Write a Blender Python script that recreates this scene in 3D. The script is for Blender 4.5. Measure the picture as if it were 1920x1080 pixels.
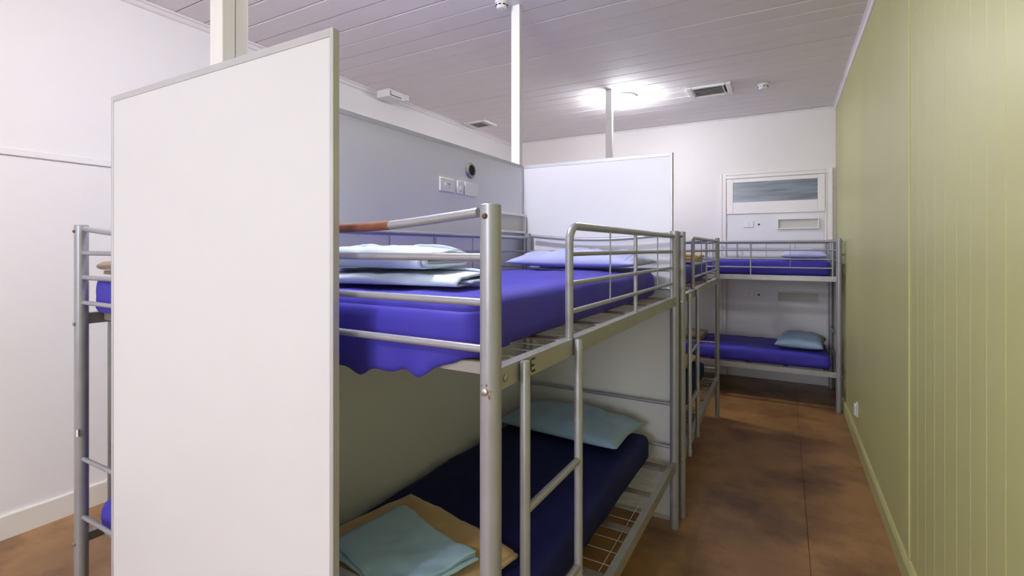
import bpy, bmesh, math, random
from mathutils import Vector, Matrix, noise

random.seed(7)
scene = bpy.context.scene
for o in list(bpy.data.objects):
    bpy.data.objects.remove(o)
COL = scene.collection

# ------------------------------------------------------------------ camera
F_PX, HOR, YAW, EYE = 920.0, 466.0, math.radians(29.05), 1.59
cam_d = bpy.data.cameras.new('camera')
cam = bpy.data.objects.new('camera', cam_d)
COL.objects.link(cam)
cam.location = (0, 0, EYE)
cam.rotation_euler = (math.radians(90), 0, YAW)
cam_d.sensor_width = 36.0
cam_d.lens = F_PX / 1920.0 * 36.0
cam_d.shift_y = -(540.0 - HOR) / 1920.0
cam_d.clip_start = 0.02
scene.camera = cam

# ------------------------------------------------------------------ world, exposure, lamp powers
world = bpy.data.worlds.new('World')
scene.world = world
world.use_nodes = True
world.node_tree.nodes['Background'].inputs[0].default_value = (0.75, 0.8, 0.9, 1)
world.node_tree.nodes['Background'].inputs[1].default_value = 0.1
vs = scene.view_settings
vs.view_transform = 'Standard'
vs.look = 'None'
vs.gamma = 1.0
vs.use_curve_mapping = False
vs.exposure = 0.56
LAMP_COL = (0.945, 0.945, 1.0)
WINDOW_POWER, WINDOW_COL = 75.0, (0.90, 0.94, 1.0)
WX0, WX1, WZ0, WZ1 = -1.75, 0.05, 1.15, 2.75
la = bpy.data.lights.new('window_daylight', 'AREA')
la.shape = 'RECTANGLE'
la.size, la.size_y = WX1 - WX0, WZ1 - WZ0
la.energy = WINDOW_POWER
la.color = WINDOW_COL
lo = bpy.data.objects.new('window_daylight', la)
COL.objects.link(lo)
lo.location = ((WX0 + WX1) / 2, -4.6 - 0.13, (WZ0 + WZ1) / 2)
lo.rotation_euler = (math.radians(90), 0, 0)
LAMPS = [((-1.54, 5.23), 88.0, 'round glowing ceiling light beside the farthest white post'),
         ((-1.56, 1.30), 122.0, 'round ceiling light above the nearest bunks, out of view'),
         ((-1.54, -2.60), 185.0, 'round ceiling light behind the camera near the back window, out of view')]

# ------------------------------------------------------------------ dimensions
XL, XR, YF, YB, ZC = -3.745, 0.52, 6.75, -4.6, 3.235
PART_TOP = 2.153

# ------------------------------------------------------------------ materials
def mat(name, col, rough=0.6, metal=0.0, var=0.04, vscale=3.0, bump=0.0, bscale=60.0, spec=0.5,
        sheen=0.0, stretch=(1, 1, 1), col2=None, mix_scale=None, mix_lo=0.45, mix_hi=0.62, coat=0.0):
    m = bpy.data.materials.new(name)
    m.use_nodes = True
    nt = m.node_tree
    b = nt.nodes['Principled BSDF']
    b.inputs['Roughness'].default_value = rough
    b.inputs['Metallic'].default_value = metal
    b.inputs['Specular IOR Level'].default_value = spec
    if sheen:
        b.inputs['Sheen Weight'].default_value = sheen
    if coat:
        b.inputs['Coat Weight'].default_value = coat
        b.inputs['Coat Roughness'].default_value = 0.25
    tc = nt.nodes.new('ShaderNodeTexCoord')
    mp = nt.nodes.new('ShaderNodeMapping')
    mp.inputs['Scale'].default_value = stretch
    nt.links.new(tc.outputs['Object'], mp.inputs['Vector'])
    n = nt.nodes.new('ShaderNodeTexNoise')
    n.inputs['Scale'].default_value = vscale
    n.inputs['Detail'].default_value = 5
    nt.links.new(mp.outputs['Vector'], n.inputs['Vector'])
    r = nt.nodes.new('ShaderNodeValToRGB')
    lo = [max(0, c * (1 - var)) for c in col]
    hi = [min(1, c * (1 + var)) for c in col]
    r.color_ramp.elements[0].position = 0.3
    r.color_ramp.elements[1].position = 0.7
    r.color_ramp.elements[0].color = (*lo, 1)
    r.color_ramp.elements[1].color = (*hi, 1)
    nt.links.new(n.outputs['Fac'], r.inputs['Fac'])
    out = r.outputs['Color']
    if col2 is not None:
        n2 = nt.nodes.new('ShaderNodeTexNoise')
        n2.inputs['Scale'].default_value = mix_scale or vscale
        n2.inputs['Detail'].default_value = 8
        n2.inputs['Roughness'].default_value = 0.65
        nt.links.new(mp.outputs['Vector'], n2.inputs['Vector'])
        mr = nt.nodes.new('ShaderNodeMapRange')
        mr.inputs['From Min'].default_value = mix_lo
        mr.inputs['From Max'].default_value = mix_hi
        nt.links.new(n2.outputs['Fac'], mr.inputs['Value'])
        mx = nt.nodes.new('ShaderNodeMix')
        mx.data_type = 'RGBA'
        nt.links.new(mr.outputs['Result'], mx.inputs['Factor'])
        nt.links.new(out, mx.inputs['A'])
        mx.inputs['B'].default_value = (*col2, 1)
        out = mx.outputs['Result']
    nt.links.new(out, b.inputs['Base Color'])
    if bump:
        nb = nt.nodes.new('ShaderNodeTexNoise')
        nb.inputs['Scale'].default_value = bscale
        nb.inputs['Detail'].default_value = 4
        nt.links.new(mp.outputs['Vector'], nb.inputs['Vector'])
        bp = nt.nodes.new('ShaderNodeBump')
        bp.inputs['Strength'].default_value = bump
        bp.inputs['Distance'].default_value = 0.002
        nt.links.new(nb.outputs['Fac'], bp.inputs['Height'])
        nt.links.new(bp.outputs['Normal'], b.inputs['Normal'])
    return m

M = {}
M['wall'] = mat('white_wall_paint', (0.86, 0.84, 0.865), 0.55, var=0.02, vscale=1.2, bump=0.08, bscale=90)
M['wallfar'] = mat('warm_white_wall_paint', (0.82, 0.785, 0.79), 0.55, var=0.02, vscale=1.2, bump=0.08, bscale=90)
M['green'] = mat('olive_green_gloss_paint', (0.505, 0.50, 0.222), 0.42, var=0.05, vscale=1.5, bump=0.06, bscale=40, stretch=(1, 1, 0.3))
M['ceil'] = mat('white_ceiling_paint', (0.89, 0.85, 0.875), 0.8, var=0.03, vscale=1.0, bump=0.05, bscale=30)
M['joint'] = mat('dark_joint_backing', (0.30, 0.27, 0.27), 0.8)  # dark backing behind the ceiling board joints
M['trim'] = mat('white_gloss_trim', (0.84, 0.81, 0.85), 0.35, var=0.02)
M['base_left'] = mat('cream_skirting_paint', (0.80, 0.76, 0.72), 0.4, var=0.03)
M['floor'] = mat('brown_hardboard_floor', (0.34, 0.176, 0.066), 0.38, var=0.22, vscale=2.6, bump=0.05, bscale=25,
                 col2=(0.11, 0.046, 0.017), mix_scale=2.0, mix_lo=0.46, mix_hi=0.70, coat=0.12)
M['floorjoint'] = mat('dark_floor_joint', (0.16, 0.075, 0.03), 0.7)
M['panel'] = mat('white_laminate_panel', (0.72, 0.725, 0.79), 0.34, var=0.015, vscale=1.5)
M['alu'] = mat('anodised_trim', (0.55, 0.55, 0.60), 0.38, metal=0.3, var=0.04, vscale=8)
M['post_white'] = mat('white_timber_post', (0.83, 0.82, 0.84), 0.4, var=0.03, vscale=6, stretch=(6, 6, 0.6))
M['silver'] = mat('silver_powder_coat', (0.36, 0.365, 0.42), 0.36, metal=0.4, var=0.05, vscale=12, bump=0.05, bscale=200)
M['silver_dk'] = mat('silver_steel_rail', (0.38, 0.375, 0.37), 0.38, metal=0.45, var=0.08, vscale=9)
M['rust'] = mat('brown_bare_patch', (0.20, 0.065, 0.035), 0.5, var=0.25, vscale=25, col2=(0.45, 0.42, 0.42), mix_scale=40, mix_lo=0.63, mix_hi=0.68)
M['bolt'] = mat('dull_bolt_steel', (0.42, 0.40, 0.37), 0.35, metal=0.8, var=0.1, vscale=60)
M['boltbrown'] = mat('rusty_bolt', (0.13, 0.07, 0.05), 0.5, metal=0.4, var=0.2, vscale=60)
M['boltrust'] = mat('orange_rust', (0.25, 0.10, 0.05), 0.7, var=0.3, vscale=120)
M['slat'] = mat('steel_bed_slat', (0.26, 0.22, 0.19), 0.4, metal=0.4, var=0.1)
M['wire'] = mat('steel_mesh_wire', (0.55, 0.53, 0.5), 0.35, metal=0.6)
M['ink'] = mat('black_stencil_paint', (0.012, 0.012, 0.01), 0.6)
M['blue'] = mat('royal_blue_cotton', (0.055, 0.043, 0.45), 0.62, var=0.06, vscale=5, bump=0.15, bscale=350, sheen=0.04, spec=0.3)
M['blue_shaded'] = mat('shade_tinted_blue_cotton', (0.010, 0.012, 0.085), 0.7, var=0.08, vscale=5, bump=0.15, bscale=350, sheen=0.0, spec=0.2)  # same blue cloth with the lower-bunk shade put into its colour
M['pillow'] = mat('pale_blue_pillowcase', (0.46, 0.50, 0.83), 0.75, var=0.04, vscale=6, bump=0.12, bscale=300, sheen=0.2)
M['pillow_teal'] = mat('grey_blue_pillowcase', (0.25, 0.37, 0.54), 0.75, var=0.05, vscale=6, bump=0.12, bscale=300, sheen=0.2)
M['sheet'] = mat('ice_blue_sheet', (0.60, 0.70, 0.86), 0.75, var=0.04, vscale=6, bump=0.12, bscale=300, sheen=0.2)
M['sheet_teal'] = mat('pale_teal_sheet', (0.37, 0.57, 0.74), 0.75, var=0.05, vscale=6, bump=0.12, bscale=300, sheen=0.2)
M['tan'] = mat('tan_wool_blanket', (0.56, 0.36, 0.16), 0.9, var=0.1, vscale=10, bump=0.4, bscale=220, sheen=0.4)
M['brown'] = mat('brown_wool_blanket', (0.22, 0.13, 0.075), 0.9, var=0.15, vscale=10, bump=0.4, bscale=220, sheen=0.4)
M['plastic'] = mat('white_plastic', (0.83, 0.82, 0.83), 0.3, var=0.01)
M['slot'] = mat('dark_slot', (0.015, 0.013, 0.013), 0.7)
M['steelring'] = mat('grey_metal_ring', (0.30, 0.30, 0.31), 0.35, metal=0.7)
M['cavity'] = mat('dark_cavity', (0.03, 0.022, 0.022), 0.8)
M['stain'] = mat('dusty_vent_blade', (0.70, 0.62, 0.60), 0.6, var=0.1, vscale=15, col2=(0.30, 0.18, 0.14), mix_scale=14, mix_lo=0.6, mix_hi=0.72)
M['doorpaint'] = mat('cream_white_gloss_paint', (0.84, 0.80, 0.795), 0.32, var=0.02)
M['nicheback'] = mat('shade_tinted_niche_board', (0.62, 0.60, 0.56), 0.6, var=0.04)  # darker tone stands in for the shade of a deeper recess
M['infill'] = mat('cool_white_board', (0.80, 0.79, 0.83), 0.4, var=0.015)

def glass_mat():
    m = bpy.data.materials.new('painted_over_glass')
    m.use_nodes = True
    nt = m.node_tree
    b = nt.nodes['Principled BSDF']
    b.inputs['Roughness'].default_value = 0.22
    tc = nt.nodes.new('ShaderNodeTexCoord')
    mp = nt.nodes.new('ShaderNodeMapping')
    mp.inputs['Scale'].default_value = (1.0, 1.0, 16.0)
    n = nt.nodes.new('ShaderNodeTexNoise')
    n.inputs['Scale'].default_value = 2.6
    n.inputs['Detail'].default_value = 6
    n.inputs['Distortion'].default_value = 0.4
    r = nt.nodes.new('ShaderNodeValToRGB')
    r.color_ramp.elements[0].position = 0.3
    r.color_ramp.elements[1].position = 0.75
    r.color_ramp.elements[0].color = (0.105, 0.13, 0.17, 1)
    r.color_ramp.elements[1].color = (0.24, 0.29, 0.36, 1)
    nt.links.new(tc.outputs['Object'], mp.inputs['Vector'])
    nt.links.new(mp.outputs['Vector'], n.inputs['Vector'])
    nt.links.new(n.outputs['Fac'], r.inputs['Fac'])
    nt.links.new(r.outputs['Color'], b.inputs['Base Color'])
    return m
M['glass'] = glass_mat()

def emit_mat(name, col, strength):
    m = bpy.data.materials.new(name)
    m.use_nodes = True
    b = m.node_tree.nodes['Principled BSDF']
    b.inputs['Base Color'].default_value = (0.9, 0.9, 0.9, 1)
    b.inputs['Emission Color'].default_value = (*col, 1)
    b.inputs['Emission Strength'].default_value = strength
    return m

# ------------------------------------------------------------------ helpers
def obj(name, bm_or_me, m, parent=None, smooth=False, loc=None):
    if isinstance(bm_or_me, bmesh.types.BMesh):
        bmesh.ops.recalc_face_normals(bm_or_me, faces=bm_or_me.faces)
        me = bpy.data.meshes.new(name)
        bm_or_me.to_mesh(me)
        bm_or_me.free()
        me.materials.append(M[m] if isinstance(m, str) else m)
        if smooth:
            for p in me.polygons:
                p.use_smooth = True
            if smooth == 'auto':
                me.set_sharp_from_angle(angle=math.radians(38))
    else:
        me = bm_or_me
    o = bpy.data.objects.new(name, me)
    COL.objects.link(o)
    if parent is not None:
        o.parent = parent
    if loc is not None:
        o.location = loc
    return o

def thing(name, label, cat, loc=(0, 0, 0), rotz=0.0, group=None):
    o = bpy.data.objects.new(name, None)
    COL.objects.link(o)
    o.empty_display_size = 0.1
    o.location = loc
    o.rotation_euler = (0, 0, rotz)
    o['label'] = label
    o['category'] = cat
    if group:
        o['group'] = group
    return o

def tag(o, label, cat, group=None):
    o['label'] = label
    o['category'] = cat
    if group:
        o['group'] = group
    return o

def struct(o):
    o['kind'] = 'structure'
    return o

def B():
    return bmesh.new()

def box(bm, x0, x1, y0, y1, z0, z1, bev=0.0, seg=1):
    r = bmesh.ops.create_cube(bm, size=1.0)
    vv = r['verts']
    for v in vv:
        v.co = Vector((x0 + (v.co.x + 0.5) * (x1 - x0), y0 + (v.co.y + 0.5) * (y1 - y0), z0 + (v.co.z + 0.5) * (z1 - z0)))
    if bev:
        ee = {e for v in vv for e in v.link_edges}
        bmesh.ops.bevel(bm, geom=list(ee), offset=bev, segments=seg, affect='EDGES', profile=0.5)
    return bm

def bx(*a, **k):
    return box(B(), *a, **k)

def tube(bm, pts, r, seg=12, caps=True):
    pts = [Vector(p) for p in pts]
    n = len(pts)
    tang = []
    for i in range(n):
        a = pts[max(0, i - 1)]
        b = pts[min(n - 1, i + 1)]
        tang.append((b - a).normalized())
    up = Vector((0, 0, 1)) if abs(tang[0].z) < 0.9 else Vector((1, 0, 0))
    u = (up - tang[0] * up.dot(tang[0])).normalized()
    rings = []
    for i in range(n):
        t = tang[i]
        u = (u - t * u.dot(t)).normalized()
        w = t.cross(u)
        rr = r[i] if isinstance(r, (list, tuple)) else r
        rings.append([bm.verts.new(pts[i] + (u * math.cos(2 * math.pi * k / seg) + w * math.sin(2 * math.pi * k / seg)) * rr) for k in range(seg)])
    for i in range(n - 1):
        for k in range(seg):
            bm.faces.new((rings[i][k], rings[i][(k + 1) % seg], rings[i + 1][(k + 1) % seg], rings[i + 1][k]))
    if caps:
        bm.faces.new(rings[0][::-1])
        bm.faces.new(rings[-1])
    return bm

def tb(pts, r, seg=12):
    return tube(B(), pts, r, seg)

def arc(c, r, a0, a1, n, plane):
    """points on an arc; plane maps (p, q) -> 3D"""
    out = []
    for i in range(n + 1):
        a = a0 + (a1 - a0) * i / n
        out.append(plane(c[0] + r * math.cos(a), c[1] + r * math.sin(a)))
    return out

def lathe(bm, prof, axis_loc=(0, 0, 0), seg=20, axis='z', loop=False):
    rings = []
    L = Vector(axis_loc)
    for r, h in prof:
        ring = []
        for k in range(seg):
            a = 2 * math.pi * k / seg
            c, s = r * math.cos(a), r * math.sin(a)
            if axis == 'z':
                p = Vector((c, s, h))
            elif axis == 'y':
                p = Vector((c, h, s))
            else:
                p = Vector((h, c, s))
            ring.append(bm.verts.new(L + p))
        rings.append(ring)
    for i in range(len(rings) - 1):
        for k in range(seg):
            bm.faces.new((rings[i][k], rings[i][(k + 1) % seg], rings[i + 1][(k + 1) % seg], rings[i + 1][k]))
    if loop:
        for k in range(seg):
            bm.faces.new((rings[-1][k], rings[-1][(k + 1) % seg], rings[0][(k + 1) % seg], rings[0][k]))
    else:
        bm.faces.new(rings[0][::-1])
        bm.faces.new(rings[-1])
    return bm

def prism(bm, poly, plane, t0, t1):
    """extrude 2D polygon; plane(p, q, t) -> 3D"""
    a = [bm.verts.new(plane(p, q, t0)) for p, q in poly]
    b = [bm.verts.new(plane(p, q, t1)) for p, q in poly]
    n = len(poly)
    bm.faces.new(a[::-1])
    bm.faces.new(b)
    for i in range(n):
        bm.faces.new((a[i], a[(i + 1) % n], b[(i + 1) % n], b[i]))
    return bm

def fbm(p, sc, seed=0.0, octv=3):
    return noise.fractal(Vector(p) * sc + Vector((seed, seed * 1.7, seed * 0.3)), 1.0, 2.0, octv)

# ------------------------------------------------------------------ setting: floor
floor = struct(obj('floor', bx(XL - 0.1, XR + 0.1, YB - 0.1, YF + 0.1, -0.08, -0.004), 'floorjoint'))
g = 0.0012
cols_x = [(XL, -2.586), (-2.586, -1.686), (-1.686, -0.787), (-0.787, 0.113), (0.113, XR)]
offs = [0.35, 1.25, 0.6, 2.82, 3.40]
for (x0, x1), off in zip(cols_x, offs):
    y = off
    while y > YB:
        y -= 1.8
    while y < YF:
        y0, y1 = max(y, YB), min(y + 1.8, YF)
        if y1 - y0 > 0.05:
            obj('floor_sheet', bx(x0 + g, x1 - g, y0 + g, y1 - g, -0.006, 0.0, 0.0008), 'floor', floor)
        y += 1.8

# ceiling of boards running across the room
ceiling = struct(obj('ceiling', bx(XL - 0.1, XR + 0.1, YB - 0.1, YF + 0.1, ZC + 0.004, ZC + 0.06), 'joint'))
BW = 0.195
poly = [(-BW / 2 + 0.0006, 0.012), (-BW / 2 + 0.0006, 0.006), (-BW / 2 + 0.008, 0.0), (BW / 2 - 0.008, 0.0), (BW / 2 - 0.0006, 0.006), (BW / 2 - 0.0006, 0.012)]
proto = None
yb = 4.97 + BW / 2
while yb + BW < YF + 0.05:
    yb += BW
k = 0
while yb > YB - 0.05:
    if proto is None:
        proto = obj('ceiling_board', prism(B(), poly, lambda p, q, t: Vector((t, p, q)), XL, XR), 'ceil', ceiling, loc=(0, yb, ZC))
        b = proto
    else:
        b = proto.copy()
        COL.objects.link(b)
        b.location = (0, yb, ZC)
    b.location.z += random.uniform(-0.0012, 0.0012)
    b.rotation_euler = (math.radians(random.uniform(-0.5, 0.5)), 0, 0)
    yb -= BW
    k += 1

# walls
wl = struct(obj('wall_left', bx(XL - 0.12, XL, YB - 0.1, YF + 0.1, -0.05, ZC + 0.05), 'wall'))
obj('wall_sheet', bx(XL, XL + 0.006, YB, YF, 2.105, ZC, 0.001), 'wall', wl)
obj('wall_sheet', bx(XL, XL + 0.006, YB, YF, 0.0, 2.10, 0.001), 'wall', wl)
struct(obj('trim_1', bx(XL + 0.006, XL + 0.017, YB, YF, 2.106, 2.146, 0.004, 2), 'wall'))
wf = struct(obj('wall_far', bx(XL - 0.1, XR + 0.1, YF, YF + 0.12, -0.05, ZC + 0.05), 'wallfar'))
bm = B()
box(bm, XL - 0.1, WX0, YB - 0.12, YB, -0.05, ZC + 0.05)
box(bm, WX1, XR + 0.1, YB - 0.12, YB, -0.05, ZC + 0.05)
box(bm, WX0, WX1, YB - 0.12, YB, -0.05, WZ0)
box(bm, WX0, WX1, YB - 0.12, YB, WZ1, ZC + 0.05)
wb = struct(obj('wall_back', bm, 'wall'))
win = struct(obj('window_1', bx(WX0 - 0.05, WX1 + 0.05, YB, YB + 0.05, WZ0 - 0.04, WZ0, 0.004), 'trim'))
for a in (WX0 + 0.02, (WX0 * 2 + WX1) / 3, (WX0 + WX1 * 2) / 3, WX1 - 0.02):
    obj('mullion', bx(a - 0.02, a + 0.02, YB - 0.07, YB - 0.03, WZ0, WZ1, 0.003), 'trim', win)
for a in (WZ0 + 0.02, (WZ0 + WZ1) / 2, WZ1 - 0.02):
    obj('glazing_bar', bx(WX0, WX1, YB - 0.066, YB - 0.034, a - 0.02, a + 0.02, 0.003), 'trim', win)
wr = struct(obj('wall_right', bx(XR + 0.012, XR + 0.13, YB - 0.1, YF + 0.1, -0.05, ZC + 0.05), 'green'))
obj('wall_panel', bx(XR - 0.004, XR + 0.012, 2.985, YF, 0.0, ZC), 'green', wr)
obj('cover_strip', bx(XR - 0.007, XR + 0.012, 2.945, 2.985, 0.0, ZC, 0.003, 2), 'green', wr)
VW = 0.1435
poly = [(-VW / 2 + 0.0003, 0.012), (-VW / 2 + 0.0003, 0.0022), (-VW / 2 + 0.0026, 0.0), (VW / 2 - 0.0026, 0.0), (VW / 2 - 0.0003, 0.0022), (VW / 2 - 0.0003, 0.012)]
proto = None
y = 2.945 - VW / 2
while y > YB:
    if proto is None:
        proto = obj('wall_board', prism(B(), poly, lambda p, q, t: Vector((q, p, t)), 0.0, ZC), 'green', wr, loc=(XR, y, 0))
    else:
        b = proto.copy()
        COL.objects.link(b)
        b.location = (XR, y, 0)
    y -= VW

# skirting and cornices
bp = [(0, 0), (0.018, 0), (0.018, 0.095), (0.010, 0.112), (0, 0.112)]
struct(obj('baseboard_right', prism(B(), bp, lambda p, q, t: Vector((XR - 0.004 - p, t, q)), 2.93, YF), 'green'))
bp2 = [(0, 0), (0.022, 0), (0.022, 0.100), (0.012, 0.120), (0, 0.120)]
struct(obj('baseboard_right', prism(B(), bp2, lambda p, q, t: Vector((XR - p, t, q)), YB, 2.93), 'green'))
bp3 = [(0, 0), (0.016, 0), (0.016, 0.125), (0.011, 0.132), (0, 0.132)]
struct(obj('baseboard_left', prism(B(), bp3, lambda p, q, t: Vector((XL + 0.006 + p, t, q)), YB, YF), 'base_left'))
struct(obj('baseboard_far', prism(B(), bp3, lambda p, q, t: Vector((t, YF - p, q)), XL + 0.03, -0.74), 'base_left'))
cp = [(0, 0), (0.028, 0), (0.028, -0.010), (0.018, -0.014), (0.012, -0.030), (0.005, -0.036), (0, -0.036)]
struct(obj('trim_2', prism(B(), cp, lambda p, q, t: Vector((XR - 0.004 - p, t, ZC + q)), YB, YF), 'trim'))
struct(obj('trim_3', prism(B(), [(a * 1.25, b * 1.3) for a, b in cp], lambda p, q, t: Vector((XL + 0.006 + p, t, ZC + q)), YB, YF), 'trim'))
struct(obj('trim_4', prism(B(), [(a * 0.6, b * 0.6) for a, b in cp], lambda p, q, t: Vector((t, YF - p, ZC + q)), XL + 0.04, XR - 0.04), 'wallfar'))

# ------------------------------------------------------------------ filled-in doorway in the far wall
door = struct(obj('door_1', bx(-0.644, 0.417, YF - 0.012, YF, 0.0, 2.462), 'infill'))
# stepped architrave (left, right, head)
def architrave(name, x0, x1, z0, z1, inner):
    bm = B()
    box(bm, x0, x1, YF - 0.030, YF, z0, z1, 0.003)
    if inner == 'l':      # inner edge on the right
        box(bm, x0, x0 + 0.022, YF - 0.040, YF - 0.028, z0, z1, 0.004, 2)
        box(bm, x1 - 0.012, x1, YF - 0.036, YF - 0.028, z0, z1 - 0.05, 0.003)
    elif inner == 'r':
        box(bm, x1 - 0.022, x1, YF - 0.040, YF - 0.028, z0, z1, 0.004, 2)
        box(bm, x0, x0 + 0.012, YF - 0.036, YF - 0.028, z0, z1 - 0.05, 0.003)
    else:
        box(bm, x0, x1, YF - 0.040, YF - 0.028, z1 - 0.022, z1, 0.004, 2)
        box(bm, x0 + 0.05, x1 - 0.05, YF - 0.036, YF - 0.028, z0, z0 + 0.012, 0.003)
    return obj(name, bm, 'doorpaint', door)
architrave('architrave', -0.712, -0.644, 0.0, 2.527, 'l')
architrave('architrave', 0.417, 0.485, 0.0, 2.527, 'r')
architrave('architrave_head', -0.644, 0.417, 2.462, 2.527, 'h')
bm = B()
box(bm, -0.638, -0.564, YF - 0.030, YF - 0.012, 2.02, 2.458, 0.003)
box(bm, 0.338, 0.411, YF - 0.030, YF - 0.012, 2.02, 2.458, 0.003)
box(bm, -0.564, 0.338, YF - 0.030, YF - 0.012, 2.41, 2.458, 0.003)
box(bm, -0.564, 0.338, YF - 0.030, YF - 0.012, 2.02, 2.165, 0.003)
obj('transom_frame', bm, 'doorpaint', door)
obj('pane', bx(-0.566, 0.340, YF - 0.020, YF - 0.0125, 2.163, 2.412), 'glass', door)
obj('infill_board', bx(-0.630, 0.400, YF - 0.018, YF - 0.012, 0.02, 2.008, 0.002), 'infill', door)

def wall_niche(label, x0, x1, z0, z1, along, base, group):
    """open box with a mitred frame fixed on a board; along='x' faces -Y, along='y' faces +X"""
    D, T = 0.032, 0.014
    def P(a, d, z):
        return Vector((a, base - d, z)) if along == 'x' else Vector((base + d, a, z))
    t = thing('wall_niche', label, 'niche', P((x0 + x1) / 2, 0, z0), 0, group)
    def bb(a0, a1, d0, d1, c0, c1, bev=0.0):
        p, q = P(a0, d0, c0), P(a1, d1, c1)
        o = t.location
        return bx(min(p.x, q.x) - o.x, max(p.x, q.x) - o.x, min(p.y, q.y) - o.y, max(p.y, q.y) - o.y, c0 - o.z, c1 - o.z, bev)
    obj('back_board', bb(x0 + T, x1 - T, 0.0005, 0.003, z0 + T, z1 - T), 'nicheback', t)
    obj('frame_side', bb(x0, x0 + T, 0.0005, D, z0, z1, 0.002), 'trim', t)
    obj('frame_side', bb(x1 - T, x1, 0.0005, D, z0, z1, 0.002), 'trim', t)
    obj('frame_top', bb(x0 + T, x1 - T, 0.0005, D, z1 - T, z1, 0.002), 'trim', t)
    obj('frame_bottom', bb(x0 + T, x1 - T, 0.0005, D, z0, z0 + T, 0.002), 'trim', t)
    return t

def wall_plate(name, label, cat, a0, a1, z0, z1, along, base, kind, group=None):
    def P(a, d, z):
        return Vector((a, base - d, z)) if along == 'x' else Vector((base + d, a, z))
    am, zm = (a0 + a1) / 2, (z0 + z1) / 2
    t = thing(name, label, cat, P(am, 0, z0), 0, group)
    def bb(u0, u1, d0, d1, c0, c1, bev=0.0):
        p, q = P(u0, d0, c0), P(u1, d1, c1)
        o = t.location
        return bx(min(p.x, q.x) - o.x, max(p.x, q.x) - o.x, min(p.y, q.y) - o.y, max(p.y, q.y) - o.y, c0 - o.z, c1 - o.z, bev)
    obj('plate', bb(a0, a1, 0.0005, 0.011, z0, z1, 0.003), 'plastic', t)
    if kind == 'outlet':
        w = a1 - a0
        obj('switch', bb(am - 0.22 * w, am - 0.12 * w, 0.0112, 0.0155, zm - 0.005, zm + 0.011, 0.001), 'trim', t)
        for s, tilt in ((0.03, 0), (0.13, 0)):
            obj('pin_slot', bb(am + s * w, am + s * w + 0.0035, 0.0112, 0.0118, zm + 0.0, zm + 0.010), 'slot', t)
        obj('pin_slot', bb(am + 0.085 * w, am + 0.085 * w + 0.003, 0.0112, 0.0118, zm - 0.016, zm - 0.006), 'slot', t)
    elif kind == 'switch':
        obj('rocker', bb(am - 0.009, am + 0.009, 0.0112, 0.015, zm - 0.012, zm + 0.004, 0.001), 'trim', t)
        obj('screw', bb(am - 0.003, am + 0.003, 0.0112, 0.0118, zm - 0.024, zm - 0.019), 'slot', t)
    elif kind == 'blank':
        for s in (-1, 1):
            obj('screw', bb(am + s * 0.042 - 0.002, am + s * 0.042 + 0.002, 0.0112, 0.0116, zm - 0.002, zm + 0.002), 'alu', t)
    return t

DB = YF - 0.018
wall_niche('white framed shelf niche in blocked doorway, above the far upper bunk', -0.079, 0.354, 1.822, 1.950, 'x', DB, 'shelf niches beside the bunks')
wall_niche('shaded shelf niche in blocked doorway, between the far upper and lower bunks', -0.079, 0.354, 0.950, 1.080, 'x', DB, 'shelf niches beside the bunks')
wall_plate('power_outlet', 'white power outlet in blocked doorway, above the far upper bunk', 'outlet', -0.45, -0.335, 1.852, 1.926, 'x', DB, 'outlet', 'power outlets')
wall_plate('power_outlet', 'shaded power outlet in blocked doorway, between the far upper and lower bunks', 'outlet', -0.45, -0.335, 1.0, 1.072, 'x', DB, 'outlet', 'power outlets')
for z, lab in ((1.885, 'small dark cable hole beside the upper doorway power outlet'), (1.022, 'small dark cable hole beside the lower doorway power outlet')):
    t = thing('cable_hole', lab, 'hole', (-0.275, DB, z), 0, 'cable holes in the doorway board')
    obj('cavity', lathe(B(), [(0.012, -0.0003), (0.012, -0.0012)], seg=16, axis='y'), 'slot', t)
    obj('grommet', lathe(B(), [(0.0125, -0.0003), (0.0165, -0.0003), (0.0165, -0.003), (0.0125, -0.003)], seg=16, axis='y', loop=True), 'trim', t)

# ------------------------------------------------------------------ partitions
def partition(label, along, a0, a1, base0, base1, z0=0.012, z1=PART_TOP, tw=0.014, th=0.022, ends=(True, True)):
    """along 'x': panel spans X a0..a1, Y base0..base1;  along 'y': spans Y a0..a1, X base0..base1"""
    bmid = (base0 + base1) / 2
    loc = Vector(((a0 + a1) / 2, bmid, 0)) if along == 'x' else Vector((bmid, (a0 + a1) / 2, 0))
    t = thing('partition_panel', label, 'partition', loc, 0, 'white partitions between the bunks')
    def bb(u0, u1, v0, v1, c0, c1, bev=0.0):
        if along == 'x':
            return bx(u0 - loc.x, u1 - loc.x, v0 - loc.y, v1 - loc.y, c0, c1, bev)
        return bx(v0 - loc.x, v1 - loc.x, u0 - loc.y, u1 - loc.y, c0, c1, bev)
    e = 0.0025
    obj('board', bb(a0 + 0.002, a1 - 0.002, base0 + e, base1 - e, z0, z1 - 0.002), 'panel', t)
    obj('top_trim', bb(a0 + tw, a1 - tw, base0, base1, z1 - th, z1, 0.001), 'alu', t)
    obj('edge_trim', bb(a0, a0 + tw, base0, base1, z0, z1, 0.001), 'alu', t)
    obj('edge_trim', bb(a1 - tw, a1, base0, base1, z0, z1, 0.001), 'alu', t)
    obj('bottom_trim', bb(a0 + tw, a1 - tw, base0, base1, 0.0, z0 + 0.015, 0.001), 'alu', t)
    return t
SP0, SP1 = -1.592, -1.552
partition('large white partition panel nearest the camera, ending the two nearest bunks', 'x', -2.182, -1.002, 0.868, 0.889)
partition('long white partition along the wall side of the nearest silver bunk', 'y', 0.890, 2.954, SP0, SP1)
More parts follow.
